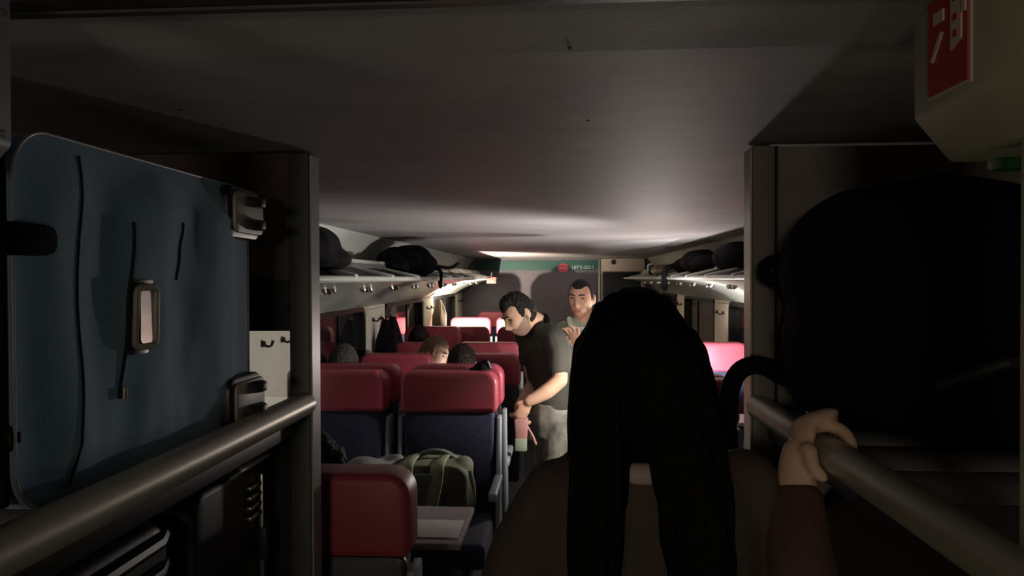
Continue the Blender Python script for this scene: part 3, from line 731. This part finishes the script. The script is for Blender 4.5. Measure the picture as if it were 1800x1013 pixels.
def hand(mb, wrist, d, palm_n, k=1.0, curl=(.3,.3,.3,.3), thumb=0.5, side=1, spread=.12):
    # wrist position, direction d of the palm, palm normal (towards the gripping side)
    w = Vector(wrist); d = Vector(d).normalized(); n = Vector(palm_n); n = (n-d*n.dot(d)).normalized(); r = d.cross(n)*side
    P = lambda a, b, c: w + (d*a + r*b + n*c)*k
    mb.limb([P(-.02, 0, 0), P(.02, 0, 0), P(.055, 0, 0), P(.085, 0, 0)], [.026*k, .031*k, .039*k, .036*k], 14, flat=(n, .42))
    for i in range(4):
        b = -.029+.0193*i; L = (.062, .072, .068, .052)[i]; c = curl[i]
        pts = [P(.075, b, 0)]; a = c*.6; p = Vector((.088, b*(1+spread), 0))
        for q in range(3):
            step = L*(.45, .32, .26)[q]
            p = p + Vector((math.cos(a)*step, b*spread*.5, math.sin(a)*step)); pts.append(P(*p)); a += c
        mb.limb(pts, [.0098*k, .0095*k, .0086*k, .0072*k], 10)
    t = thumb
    mb.limb([P(.015, -.022, .004), P(.042, -.043-.012*(1-t), .012), P(.066, -.047+.012*t, .02+.014*t), P(.086, -.042+.024*t, .024+.022*t)], [.014*k, .012*k, .0105*k, .0085*k], 10)
def torso(mb, rings, n=28):
    # rings: (centre, half-width vector, half-depth vector)
    rs = []
    for c, a, b in rings:
        c, a, b = Vector(c), Vector(a), Vector(b)
        rs.append([c + a*math.copysign(abs(math.cos(t))**.85, math.cos(t)) + b*math.copysign(abs(math.sin(t))**.85, math.sin(t)) for t in [2*PI*i/n for i in range(n)]])
    mb.rings(rs)
def paint(ob, mats, fn):
    for m in mats: ob.data.materials.append(MATS[m])
    for p in ob.data.polygons: p.material_index = fn(p.center)
def person(label, loc, group=None): return thing('person', label, 'person', loc, group)
def cloth_disp(a=.006, s=9): return lambda p: a*noise.noise(Vector((p.x*s, p.y*s, p.z*s*.6)))

# --- young man bending over the aisle seats
base = (-.03, 4.35, 0); t = person('bearded young man in dark olive t-shirt bending over his hands', base)
fw = Vector((-.80, -.50, -.52)); M = frame(fw, (-.10, .05, 1)); HC = Vector((-.235, 4.25, 1.412))
mb = MB(); head(mb, HC, M, 1.02)
mb.limb([HC + M @ Vector((0, .035, -.05)), (-.14, 4.315, 1.365), (-.09, 4.34, 1.30)], [.055, .058, .072])
mb.limb([(-.03, 4.19, 1.28), (-.008, 4.13, 1.19), (-.005, 4.07, 1.06)], [.055, .050, .043])
mb.limb([(-.005, 4.07, 1.06), (-.08, 4.04, 1.00), (-.175, 4.02, .950)], [.044, .043, .029])
hand(mb, (-.175, 4.02, .948), (-.55, .1, -.9), (-.3, .9, .0), 1.0, (.7, .75, .8, .85), .8, 1)
mb.limb([(-.15, 4.50, 1.27), (-.19, 4.52, 1.12), (-.16, 4.46, 1.00)], [.055, .048, .042]); mb.limb([(-.16, 4.46, 1.00), (-.19, 4.30, .95), (-.225, 4.17, .915)], [.042, .040, .028])
hand(mb, (-.225, 4.165, .912), (.05, -.55, -.85), (.8, -.3, .1), 1.0, (.7, .75, .8, .85), .8, -1)
me = remesh(mb, .0055, 3, None, base); body = link('body', me, 'skin_tan', t)
bo = Vector(base); Mi = M.inverted()
def beard(p):
    q = Mi @ (Vector(p)+bo-HC)
    if abs(q.x) < .09 and q.y < .005 and -.14 < q.z < .02:
        if -.079 < q.z < -.056 and abs(q.x) < .021: return 2
        if q.z < (q.y+.012)*.78 - .002 and q.z < -.004: return 1
        if -.060 < q.z < -.046 and abs(q.x) < .032: return 1
    return 0
paint(body, ['stubble', 'lip'], beard)
face_parts(t, HC, M, 1.02)
hair_cap(t, HC, M, 1.02, 'hair_short', .007, lambda q: hairline(q, .060), .6, lambda q: .010*max(0, (q.z-.05)/.07)*(1+.5*noise.noise(q*60)) + .006*g(q.y+.06, .03)*max(0, (q.z-.05)/.06))
mb = MB()
a = Vector((.080, -.150, 0)); b = Vector((.115, .060, 0))
torso(mb, [((-.045, 4.36, .87), a*1.02, b*1.05), ((-.04, 4.36, 1.0), a*1.0, b*1.0), ((-.055, 4.35, 1.12), a*1.05, b*1.05), ((-.08, 4.345, 1.22), a*1.12, b*1.0), ((-.095, 4.345, 1.29), a*1.0, b*.8), ((-.11, 4.335, 1.345), a*.62, b*.62), ((-.125, 4.325, 1.368), a*.42, b*.5)])
mb.limb([(-.07, 4.24, 1.30), (-.035, 4.18, 1.275), (-.010, 4.13, 1.20), (-.008, 4.10, 1.13)], [.068, .070, .069, .066]); mb.limb([(-.12, 4.44, 1.31), (-.17, 4.51, 1.26), (-.19, 4.52, 1.13)], [.07, .075, .067])
mb.ell((-.15, 4.36, 1.20), (.10, .12, .13)); mb.ell((-.20, 4.40, 1.28), (.07, .09, .09))
link('t_shirt', remesh(mb, .007, 5, cloth_disp(.007, 11), base), 'tshirt', t)
mb = MB(); mb.limb([(-.15, 4.40, 1.385), (-.10, 4.36, 1.395), (-.075, 4.28, 1.37), (-.095, 4.23, 1.335)], [.020, .024, .024, .018])
link('collar', remesh(mb, .006, 2, None, base), 'black_fabric', t)
mb = MB(); torso(mb, [((-.045, 4.36, .70), a*1.0, b*1.08), ((-.045, 4.36, .80), a*1.08, b*1.12), ((-.045, 4.36, .90), a*1.0, b*1.02)])
mb.limb([(-.005, 4.27, .80), (-.03, 4.24, .48), (.0, 4.26, .09)], [.098, .075, .055]); mb.limb([(-.06, 4.46, .80), (-.09, 4.46, .48), (-.05, 4.48, .09)], [.098, .075, .055])
link('trousers', remesh(mb, .008, 4, cloth_disp(.009, 9), base), 'camo', t)
for (x, y) in ((.01, 4.25), (-.06, 4.47)):
    MB().limb([(x+.05, y+.03, .05), (x-.06, y-.02, .05), (x-.16, y-.07, .042)], [.045, .048, .035], flat=((0,0,1), .9)).build('shoe', 'black_plastic', t)
t2 = thing('gift_bag', 'pink and pale green bag held low in young man hands', 'bag', (-.21, 3.99, .70))
MB().prism([(-.25, .86), (-.175, .87), (-.185, .70), (-.24, .70)], 3.96, 4.00).build('pink_panel', 'pink', t2, bev=.008)
MB().box(-.247, -.183, 3.957, 4.003, .69, .76).build('green_base', 'pale_green', t2, bev=.006)
MB().limb([(-.18, 3.98, .82), (-.15, 3.97, .77), (-.135, 3.97, .73)], [.006, .006, .007]).build('ribbon', 'pink', t2)

# --- older man in pale uniform shirt, hand raised
base = (.17, 4.95, 0); t = person('older man with short hair in pale green uniform shirt raising one hand', base)
fw = Vector((-.30, -.95, -.06)); M = frame(fw, (0.03, 0, 1)); HC = Vector((.135, 4.88, 1.485))
mb = MB(); head(mb, HC, M, 1.06)
mb.limb([HC + M @ Vector((0, .03, -.06)), (.15, 4.93, 1.36), (.16, 4.95, 1.28)], [.060, .062, .075])
mb.limb([(.02, 4.86, 1.06), (.07, 4.74, 1.10), (.105, 4.66, 1.175)], [.045, .042, .030])
hand(mb, (.105, 4.658, 1.178), (-.22, -.1, .95), (-.55, -.75, -.1), 1.05, (.40, .5, .35, .25), .85, 1, .3)
mb.limb([(.36, 4.98, 1.05), (.37, 4.94, .90), (.35, 4.86, .78)], [.046, .042, .030])
hand(mb, (.35, 4.86, .78), (-.05, -.15, -.95), (-.9, 0, 0), 1.0, (.4, .45, .5, .5), .5, -1)
body = link('body', remesh(mb, .0055, 3, None, base), 'skin_red', t)
bo2 = Vector(base); Mi2 = M.inverted(); HC2 = HC.copy()
def lips(p):
    q = Mi2 @ (Vector(p)+bo2-HC2)
    if -.082 < q.z < -.062 and abs(q.x) < .024 and q.y < -.06: return 1
    return 0
paint(body, ['lip'], lips)
face_parts(t, HC, M, 1.06)
hair_cap(t, HC, M, 1.06, 'hair_short', .004)
mb = MB(); a = Vector((.19, .02, 0)); b = Vector((-.02, .12, 0))
torso(mb, [((.18, 4.98, .88), a*.90, b*1.1), ((.18, 4.98, 1.05), a*.92, b*1.1), ((.175, 4.98, 1.2), a*1.02, b*1.05), ((.17, 4.97, 1.29), a*.95, b*.9), ((.16, 4.96, 1.335), a*.6, b*.75), ((.155, 4.95, 1.365), a*.38, b*.6)])
mb.limb([(.03, 4.97, 1.27), (-.0, 4.94, 1.17), (.01, 4.87, 1.06)], [.068, .065, .060]); mb.limb([(.32, 4.98, 1.27), (.36, 4.99, 1.16), (.365, 4.98, 1.02)], [.068, .065, .060])
link('shirt', remesh(mb, .007, 5, cloth_disp(.008, 10), base), 'uniform', t)
mb = MB(); mb.limb([(.105, 4.86, 1.295), (.185, 4.85, 1.30), (.235, 4.89, 1.345), (.235, 4.96, 1.375)], [.012, .026, .030, .024], flat=((0, -.4, 1), .7)); mb.limb([(.105, 4.86, 1.295), (.07, 4.87, 1.31), (.06, 4.92, 1.35)], [.012, .022, .022], flat=((0, -.4, 1), .7))
link('collar', remesh(mb, .005, 2, None, base), 'uniform_light', t)
MB().box(.24, .32, 4.87, 4.98, 1.335, 1.345).build('shoulder_tab', 'uniform_light', t, bev=.003)
mb = MB(); torso(mb, [((.18, 4.98, .74), a*.9, b*1.1), ((.18, 4.98, .92), a*.88, b*1.08)])
mb.limb([(.10, 4.98, .78), (.09, 4.97, .46), (.09, 5.0, .09)], [.095, .072, .055]); mb.limb([(.27, 4.98, .78), (.28, 4.97, .46), (.28, 5.0, .09)], [.095, .072, .055])
link('trousers', remesh(mb, .009, 4, cloth_disp(.007, 9), base), 'dark_cloth', t)
for x in (.09, .28): MB().limb([(x, 5.04, .05), (x, 4.94, .05), (x-.02, 4.84, .042)], [.045, .048, .036]).build('shoe', 'black_plastic', t)
t3 = thing('watch', 'thin pale watch on the raised wrist of the older man', 'watch', (.10, 4.665, 1.16))
MB().tube([Vector((.101, 4.665, 1.160)) + Vector((.036*math.cos(q), .036*math.sin(q), .012*math.cos(q))) for q in [2*PI*i/20 for i in range(21)]], .0045, 8).build('band', 'white_fabric', t3)

# --- woman in the foreground, seen from behind, one hand on the right rail
base = (.13, 1.2, 0); t = person('woman with long dark hair seen from behind, hand on the right rail', base)
HC = Vector((.122, 1.23, 1.470)); M = frame((0, 1, -.06))
mb = MB(); head(mb, HC, M, 1.0)
mb.limb([HC + Vector((0, -.01, -.06)), (.128, 1.20, 1.36), (.128, 1.18, 1.28)], [.052, .052, .065])
mb.limb([(.356, 1.11, 1.14), (.353, 1.12, 1.21), (.358, 1.15, 1.29), (.369, 1.17, 1.345)], [.040, .038, .031, .027], flat=((0, 1, 0), .9))
# palm on the aisle side of the rail, knuckles on top, fingers over to the far side
K = Vector((.412, 1.185, 1.350))
def ringp(ang, rr, y): return Vector((K.x + rr*math.cos(ang), y, K.z + rr*math.sin(ang)))
mb.limb([(.369, 1.17, 1.345), (.377, 1.18, 1.375), ringp(2.25, .046, 1.19), ringp(1.75, .045, 1.195)], [.027, .032, .038, .036], 14, flat=((.7, 0, -.7), .42))
for i in range(4):
    y = 1.235-.0225*i; L = (.9, 1.0, .95, .75)[i]
    mb.limb([ringp(2.0, .041, y*.6+.4*1.195), ringp(1.5, .041, y), ringp(1.5-.75*L, .039, y-.002), ringp(1.5-1.45*L, .036, y-.004), ringp(1.5-2.1*L, .034, y-.006)], [.0115, .0105, .0098, .0090, .0078], 10)
mb.limb([(.371, 1.16, 1.340), ringp(2.9, .040, 1.14), ringp(3.5, .038, 1.13), ringp(4.0, .036, 1.125)], [.014, .0125, .011, .009], 10)
body = link('body', remesh(mb, .0045, 3, None, base), 'skin_light', t)
MB().tube([ringp(1.95, .045, 1.213) + Vector((.0115*math.cos(q)*.2, .0125*math.cos(q), .0125*math.sin(q))) for q in [2*PI*i/14 for i in range(15)]], .0016, 6).build('ring', 'metal', t)
mb = MB(); a = Vector((.19, 0, 0)); b = Vector((0, .105, 0))
torso(mb, [((.125, 1.20, .78), a*.95, b*1.15), ((.125, 1.20, .95), a*.85, b*1.0), ((.125, 1.20, 1.12), a*.90, b*1.05), ((.125, 1.195, 1.22), a*.88, b*1.0), ((.125, 1.19, 1.29), a*.80, b*.8), ((.126, 1.19, 1.345), a*.60, b*.66), ((.127, 1.195, 1.375), a*.30, b*.55)])
mb.limb([(-.005, 1.19, 1.275), (-.06, 1.19, 1.18), (-.10, 1.20, 1.04), (-.10, 1.26, .93)], [.055, .056, .054, .045])
mb.limb([(.29, 1.19, 1.29), (.335, 1.16, 1.20), (.36, 1.11, 1.08)], [.060, .058, .052])
link('top', remesh(mb, .008, 6, cloth_disp(.006, 10), base), 'beige_top', t)
mb = MB(); mb.limb([(.36, 1.11, 1.08), (.356, 1.11, 1.15), (.352, 1.12, 1.22), (.357, 1.145, 1.275)], [.056, .054, .049, .042])
link('sleeve', remesh(mb, .007, 4, cloth_disp(.005, 20), base), 'brown_sleeve', t)
mb = MB(); mb.tube([(.124+.062*math.sin(q), 1.178-.062*math.cos(q), 1.338+.012*math.cos(q)*-1) for q in [-1.9+3.8*i/20 for i in range(21)]], .017, 12, flat=((0, 0, 1), 1.0))
link('collar', remesh(mb, .005, 2, None, base), 'collar', t)
mb = MB(); mb.limb([(-.10, 1.26, .93), (-.06, 1.36, .92), (-.02, 1.42, .94)], [.045, .042, .032])
link('far_sleeve', remesh(mb, .007, 3, None, base), 'beige_top', t)
mb = MB(); torso(mb, [((.125, 1.2, .72), a*.95, b*1.2), ((.125, 1.2, .84), a*.97, b*1.18)])
mb.limb([(.04, 1.2, .76), (.04, 1.2, .45), (.04, 1.19, .09)], [.10, .072, .052]); mb.limb([(.21, 1.2, .76), (.21, 1.2, .45), (.21, 1.19, .09)], [.10, .072, .052])
link('trousers', remesh(mb, .009, 4, cloth_disp(.006, 9), base), 'dark_cloth', t)
for x in (.04, .21): MB().limb([(x, 1.16, .05), (x, 1.25, .05), (x, 1.36, .042)], [.04, .043, .034]).build('shoe', 'black_plastic', t)
# hair: crown plus two long curtains parting over the nape
mb = MB()
mb.ell(HC + Vector((0, -.012, .012)), (.094, .110, .122), None, 28, 20)
mb.ell(HC + Vector((0, -.05, -.06)), (.099, .075, .13), None, 24, 16)
mb.limb([(.075, 1.15, 1.50), (.062, 1.125, 1.40), (.056, 1.105, 1.30), (.050, 1.09, 1.19), (.050, 1.08, 1.06)], [.056, .050, .046, .040, .022], 16, flat=((0, 1, 0), .62))
mb.limb([(.170, 1.15, 1.50), (.190, 1.125, 1.40), (.203, 1.105, 1.30), (.213, 1.09, 1.20), (.225, 1.08, 1.10)], [.056, .052, .050, .044, .022], 16, flat=((0, 1, 0), .62))
mb.limb([(.195, 1.15, 1.46), (.190, 1.12, 1.37), (.185, 1.10, 1.31)], [.045, .045, .025], 16, flat=((0, 1, 0), .6))
mb.limb([(.142, 1.14, 1.42), (.146, 1.105, 1.34), (.158, 1.092, 1.24), (.172, 1.085, 1.15)], [.022, .014, .013, .006], 12)
mb.limb([(.055, 1.22, 1.50), (.046, 1.20, 1.40), (.04, 1.17, 1.32), (.03, 1.12, 1.22)], [.035, .036, .030, .012]); mb.limb([(.19, 1.22, 1.50), (.210, 1.20, 1.40), (.228, 1.17, 1.32), (.25, 1.12, 1.25)], [.035, .036, .030, .012])
def strands(p):
    return .006*noise.noise(Vector((p.x*90, p.y*60, p.z*7))) + .004*noise.noise(Vector((p.x*30, p.y*30, p.z*4)))
hr = link('hair', remesh(mb, .0055, 3, strands, base), 'hair_black', t)
for k in range(46):
    u = k/45; ang = PI + PI*u if False else 0
    sgn = -1 if k % 2 else 1; f = random.random()
    x0 = .124 + sgn*(.045+.045*f); x1 = x0 + sgn*(.01+.04*random.random())*f
    MB().limb([(x0-sgn*.01, 1.16+.05*f, 1.47-.05*random.random()), (x0+sgn*.008, 1.125+.05*f, 1.36), ((x0+x1)/2+sgn*.01, 1.10+.04*f, 1.27), (x1, 1.085+.03*f, 1.17-.12*random.random())], [.010, .010, .008, .002], 6, flat=((0, 1, 0), .6)).build('lock', 'hair_black', hr)
    o = hr.children[-1] if False else bpy.data.objects[COL.objects[-1].name]
    o.data.transform(Matrix.Translation(-Vector(base)))

# --- seated passengers
def seated(label, hc, fwd, hips, hairm, hair_ells, shirt, skin='skin_light', k=.97, up=(0,0,1), knees=True, strandy=False):
    base = (hips[0], hips[1], 0); t = person(label, base)
    hc = Vector(hc); M = frame(fwd, up); hp = Vector(hips)
    mb = MB(); head(mb, hc, M, k)
    nb = Vector((hc.x*.6+hp.x*.4, hc.y*.6+hp.y*.4, hc.z-.20))
    mb.limb([hc + M @ Vector((0, .03, -.06)), (hc+nb)/2 + Vector((0,0,-.03)), nb + Vector((0,0,-.03))], [.05, .052, .065])
    fy = 1
    sh = Vector((.17, 0, 0))
    for s in (-1, 1):
        e = nb + sh*s*1.12 + Vector((0, .06, -.30)); w = e + Vector((-s*.07, .20, -.02))
        mb.limb([nb+sh*s+Vector((0,0,-.06)), e, w], [.05, .042, .028])
        hand(mb, w, (-s*.3, 1, -.1), (0, 0, -1), .95, (.3, .35, .35, .4), .5, -s)
    link('body', remesh(mb, .006, 3, None, base), skin, t)
    face_parts(t, hc, M, k, 'hair_brown')
    hair_cap(t, hc, M, k, hairm, .010, lambda q: hairline(q, .058, -.034, -.075), .5, None, strandy)
    mb = MB()
    for c, r in hair_ells: mb.ell(hc + M @ Vector(c), r, M)
    dp = (lambda p: .005*noise.noise(Vector((p.x*70, p.y*70, p.z*9)))) if strandy else (lambda p: .004*noise.noise(Vector(p)*80))
    if hair_ells: link('hair_length', remesh(mb, .005, 2, dp, base), hairm, t)
    mb = MB(); a = Vector((.17, 0, 0)); b = Vector((0, .10, 0))
    torso(mb, [(hp + Vector((0,0,.0)), a*.95, b*1.15), (hp*.7+nb*.3, a*.9, b*1.1), (hp*.35+nb*.65, a*1.0, b*1.05), (nb*.88+hp*.12, a*1.0, b*.85), (nb*1.0, a*.55, b*.62), (nb+Vector((0,0,.03)), a*.32, b*.5)])
    for s in (-1, 1):
        e = nb + sh*s*1.12 + Vector((0, .06, -.30)); w = e + Vector((-s*.07, .20, -.02))
        mb.limb([nb+sh*s*.9+Vector((0,0,-.05)), e, w*.75+e*.25], [.062, .055, .044])
    link('shirt', remesh(mb, .009, 4, cloth_disp(.006, 10), base), shirt, t)
    mb = MB()
    for s in (-1, 1):
        h = hp + Vector((s*.085, 0, .02)); kn = h + Vector((0, .38, .0)); ft = kn + Vector((0, .0, -.42))
        mb.limb([h, kn, ft], [.085, .065, .05])
    link('trousers', remesh(mb, .010, 3, None, base), 'denim', t)
    return t
seated('seated person with short dark hair, head above the backpack seat', (-.545, 4.07, 1.135), (.12, 1, -.25), (-.545, 4.06, .53), 'hair_brown',
       [], 'dark_cloth')
seated('seated person with greying hair at the left window', (-1.215, 4.07, 1.135), (.1, 1, -.2), (-1.10, 4.06, .53), 'hair_grey',
       [((0, .055, -.05), (.082, .05, .09)), ((.06, .03, -.05), (.03, .045, .09)), ((-.06, .03, -.05), (.03, .045, .09))], 'dark_cloth', strandy=True)
seated('fair-haired woman in profile looking to the right between red seats', (-.858, 4.99, 1.110), (.95, -.25, -.28), (-1.0, 4.96, .53), 'hair_blond',
       [((0, .068, -.05), (.074, .045, .13)), ((.070, .035, -.06), (.024, .04, .09)), ((-.070, .035, -.06), (.024, .04, .09))], 'black_fabric', 'skin_light', .98, (.06, 0, 1), strandy=True)
seated('seated person with dark hair behind the fair-haired woman', (-1.13, 5.86, 1.125), (.2, 1, -.1), (-1.10, 5.80, .53), 'hair_brown',
       [((0, .05, -.05), (.084, .05, .09))], 'dark_cloth')
seated('person with dark curly hair beside the rack post, left of the olive backpack', (-.705, 2.03, 1.075), (-.15, 1, -.25), (-.86, 2.03, .53), 'hair_black',
       [((0, .03, .02), (.092, .09, .105)), ((.05, .05, -.05), (.05, .05, .07)), ((-.05, .05, -.05), (.05, .05, .07)), ((.07, .02, .03), (.035, .05, .05))], 'dark_cloth')
t = thing('phone', 'added phone with lit screen brightening the fair-haired woman', 'phone', (-.66, 4.93, .90))  # unseen phone, added to light her face
c0 = Vector((-.65, 4.93, .96)); D = (Vector((-.80, 4.98, 1.10))-c0).normalized(); Q = D.to_track_quat('Z', 'Y').to_matrix().to_4x4()
T = Matrix.Translation(c0-Vector((-.66, 4.93, .90))) @ Q
me = MB().prism(rrect(-.036, .036, -.075, .075, .01), -.008, 0, 'z').mesh('body', .002); me.transform(T); link('body', me, 'black_plastic', t)
me = MB().prism(rrect(-.032, .032, -.070, .070, .008), 0, .0006, 'z').mesh('screen'); me.transform(T); link('screen', me, 'face_fill_screen', t)
lamp('face_fill', 'AREA', .55, (1.0, .93, .86), T @ Vector((0, 0, .004)), t, rot=D.to_track_quat('-Z', 'Y').to_euler(), size=0.06, shape='RECTANGLE', size_y=0.13)
t = thing('lit_patch', 'pale yellow lump coloured as a lit patch on the bright far seat beside the bending man head', 'lit_patch', (-.60, 8.70, 1.05))  # yellow colour stands in for a yellow-lit patch
mb = MB(); mb.ell((-.66, 8.71, 1.06), (.05, .04, .10)); mb.ell((-.64, 8.72, 1.13), (.06, .05, .05))
link('fabric', remesh(mb, .008, 3, lambda p: .006*noise.noise(Vector(p)*25), t['_o']), 'yellow_lit', t)
for o in bpy.data.objects:
    if '_o' in o: del o['_o']
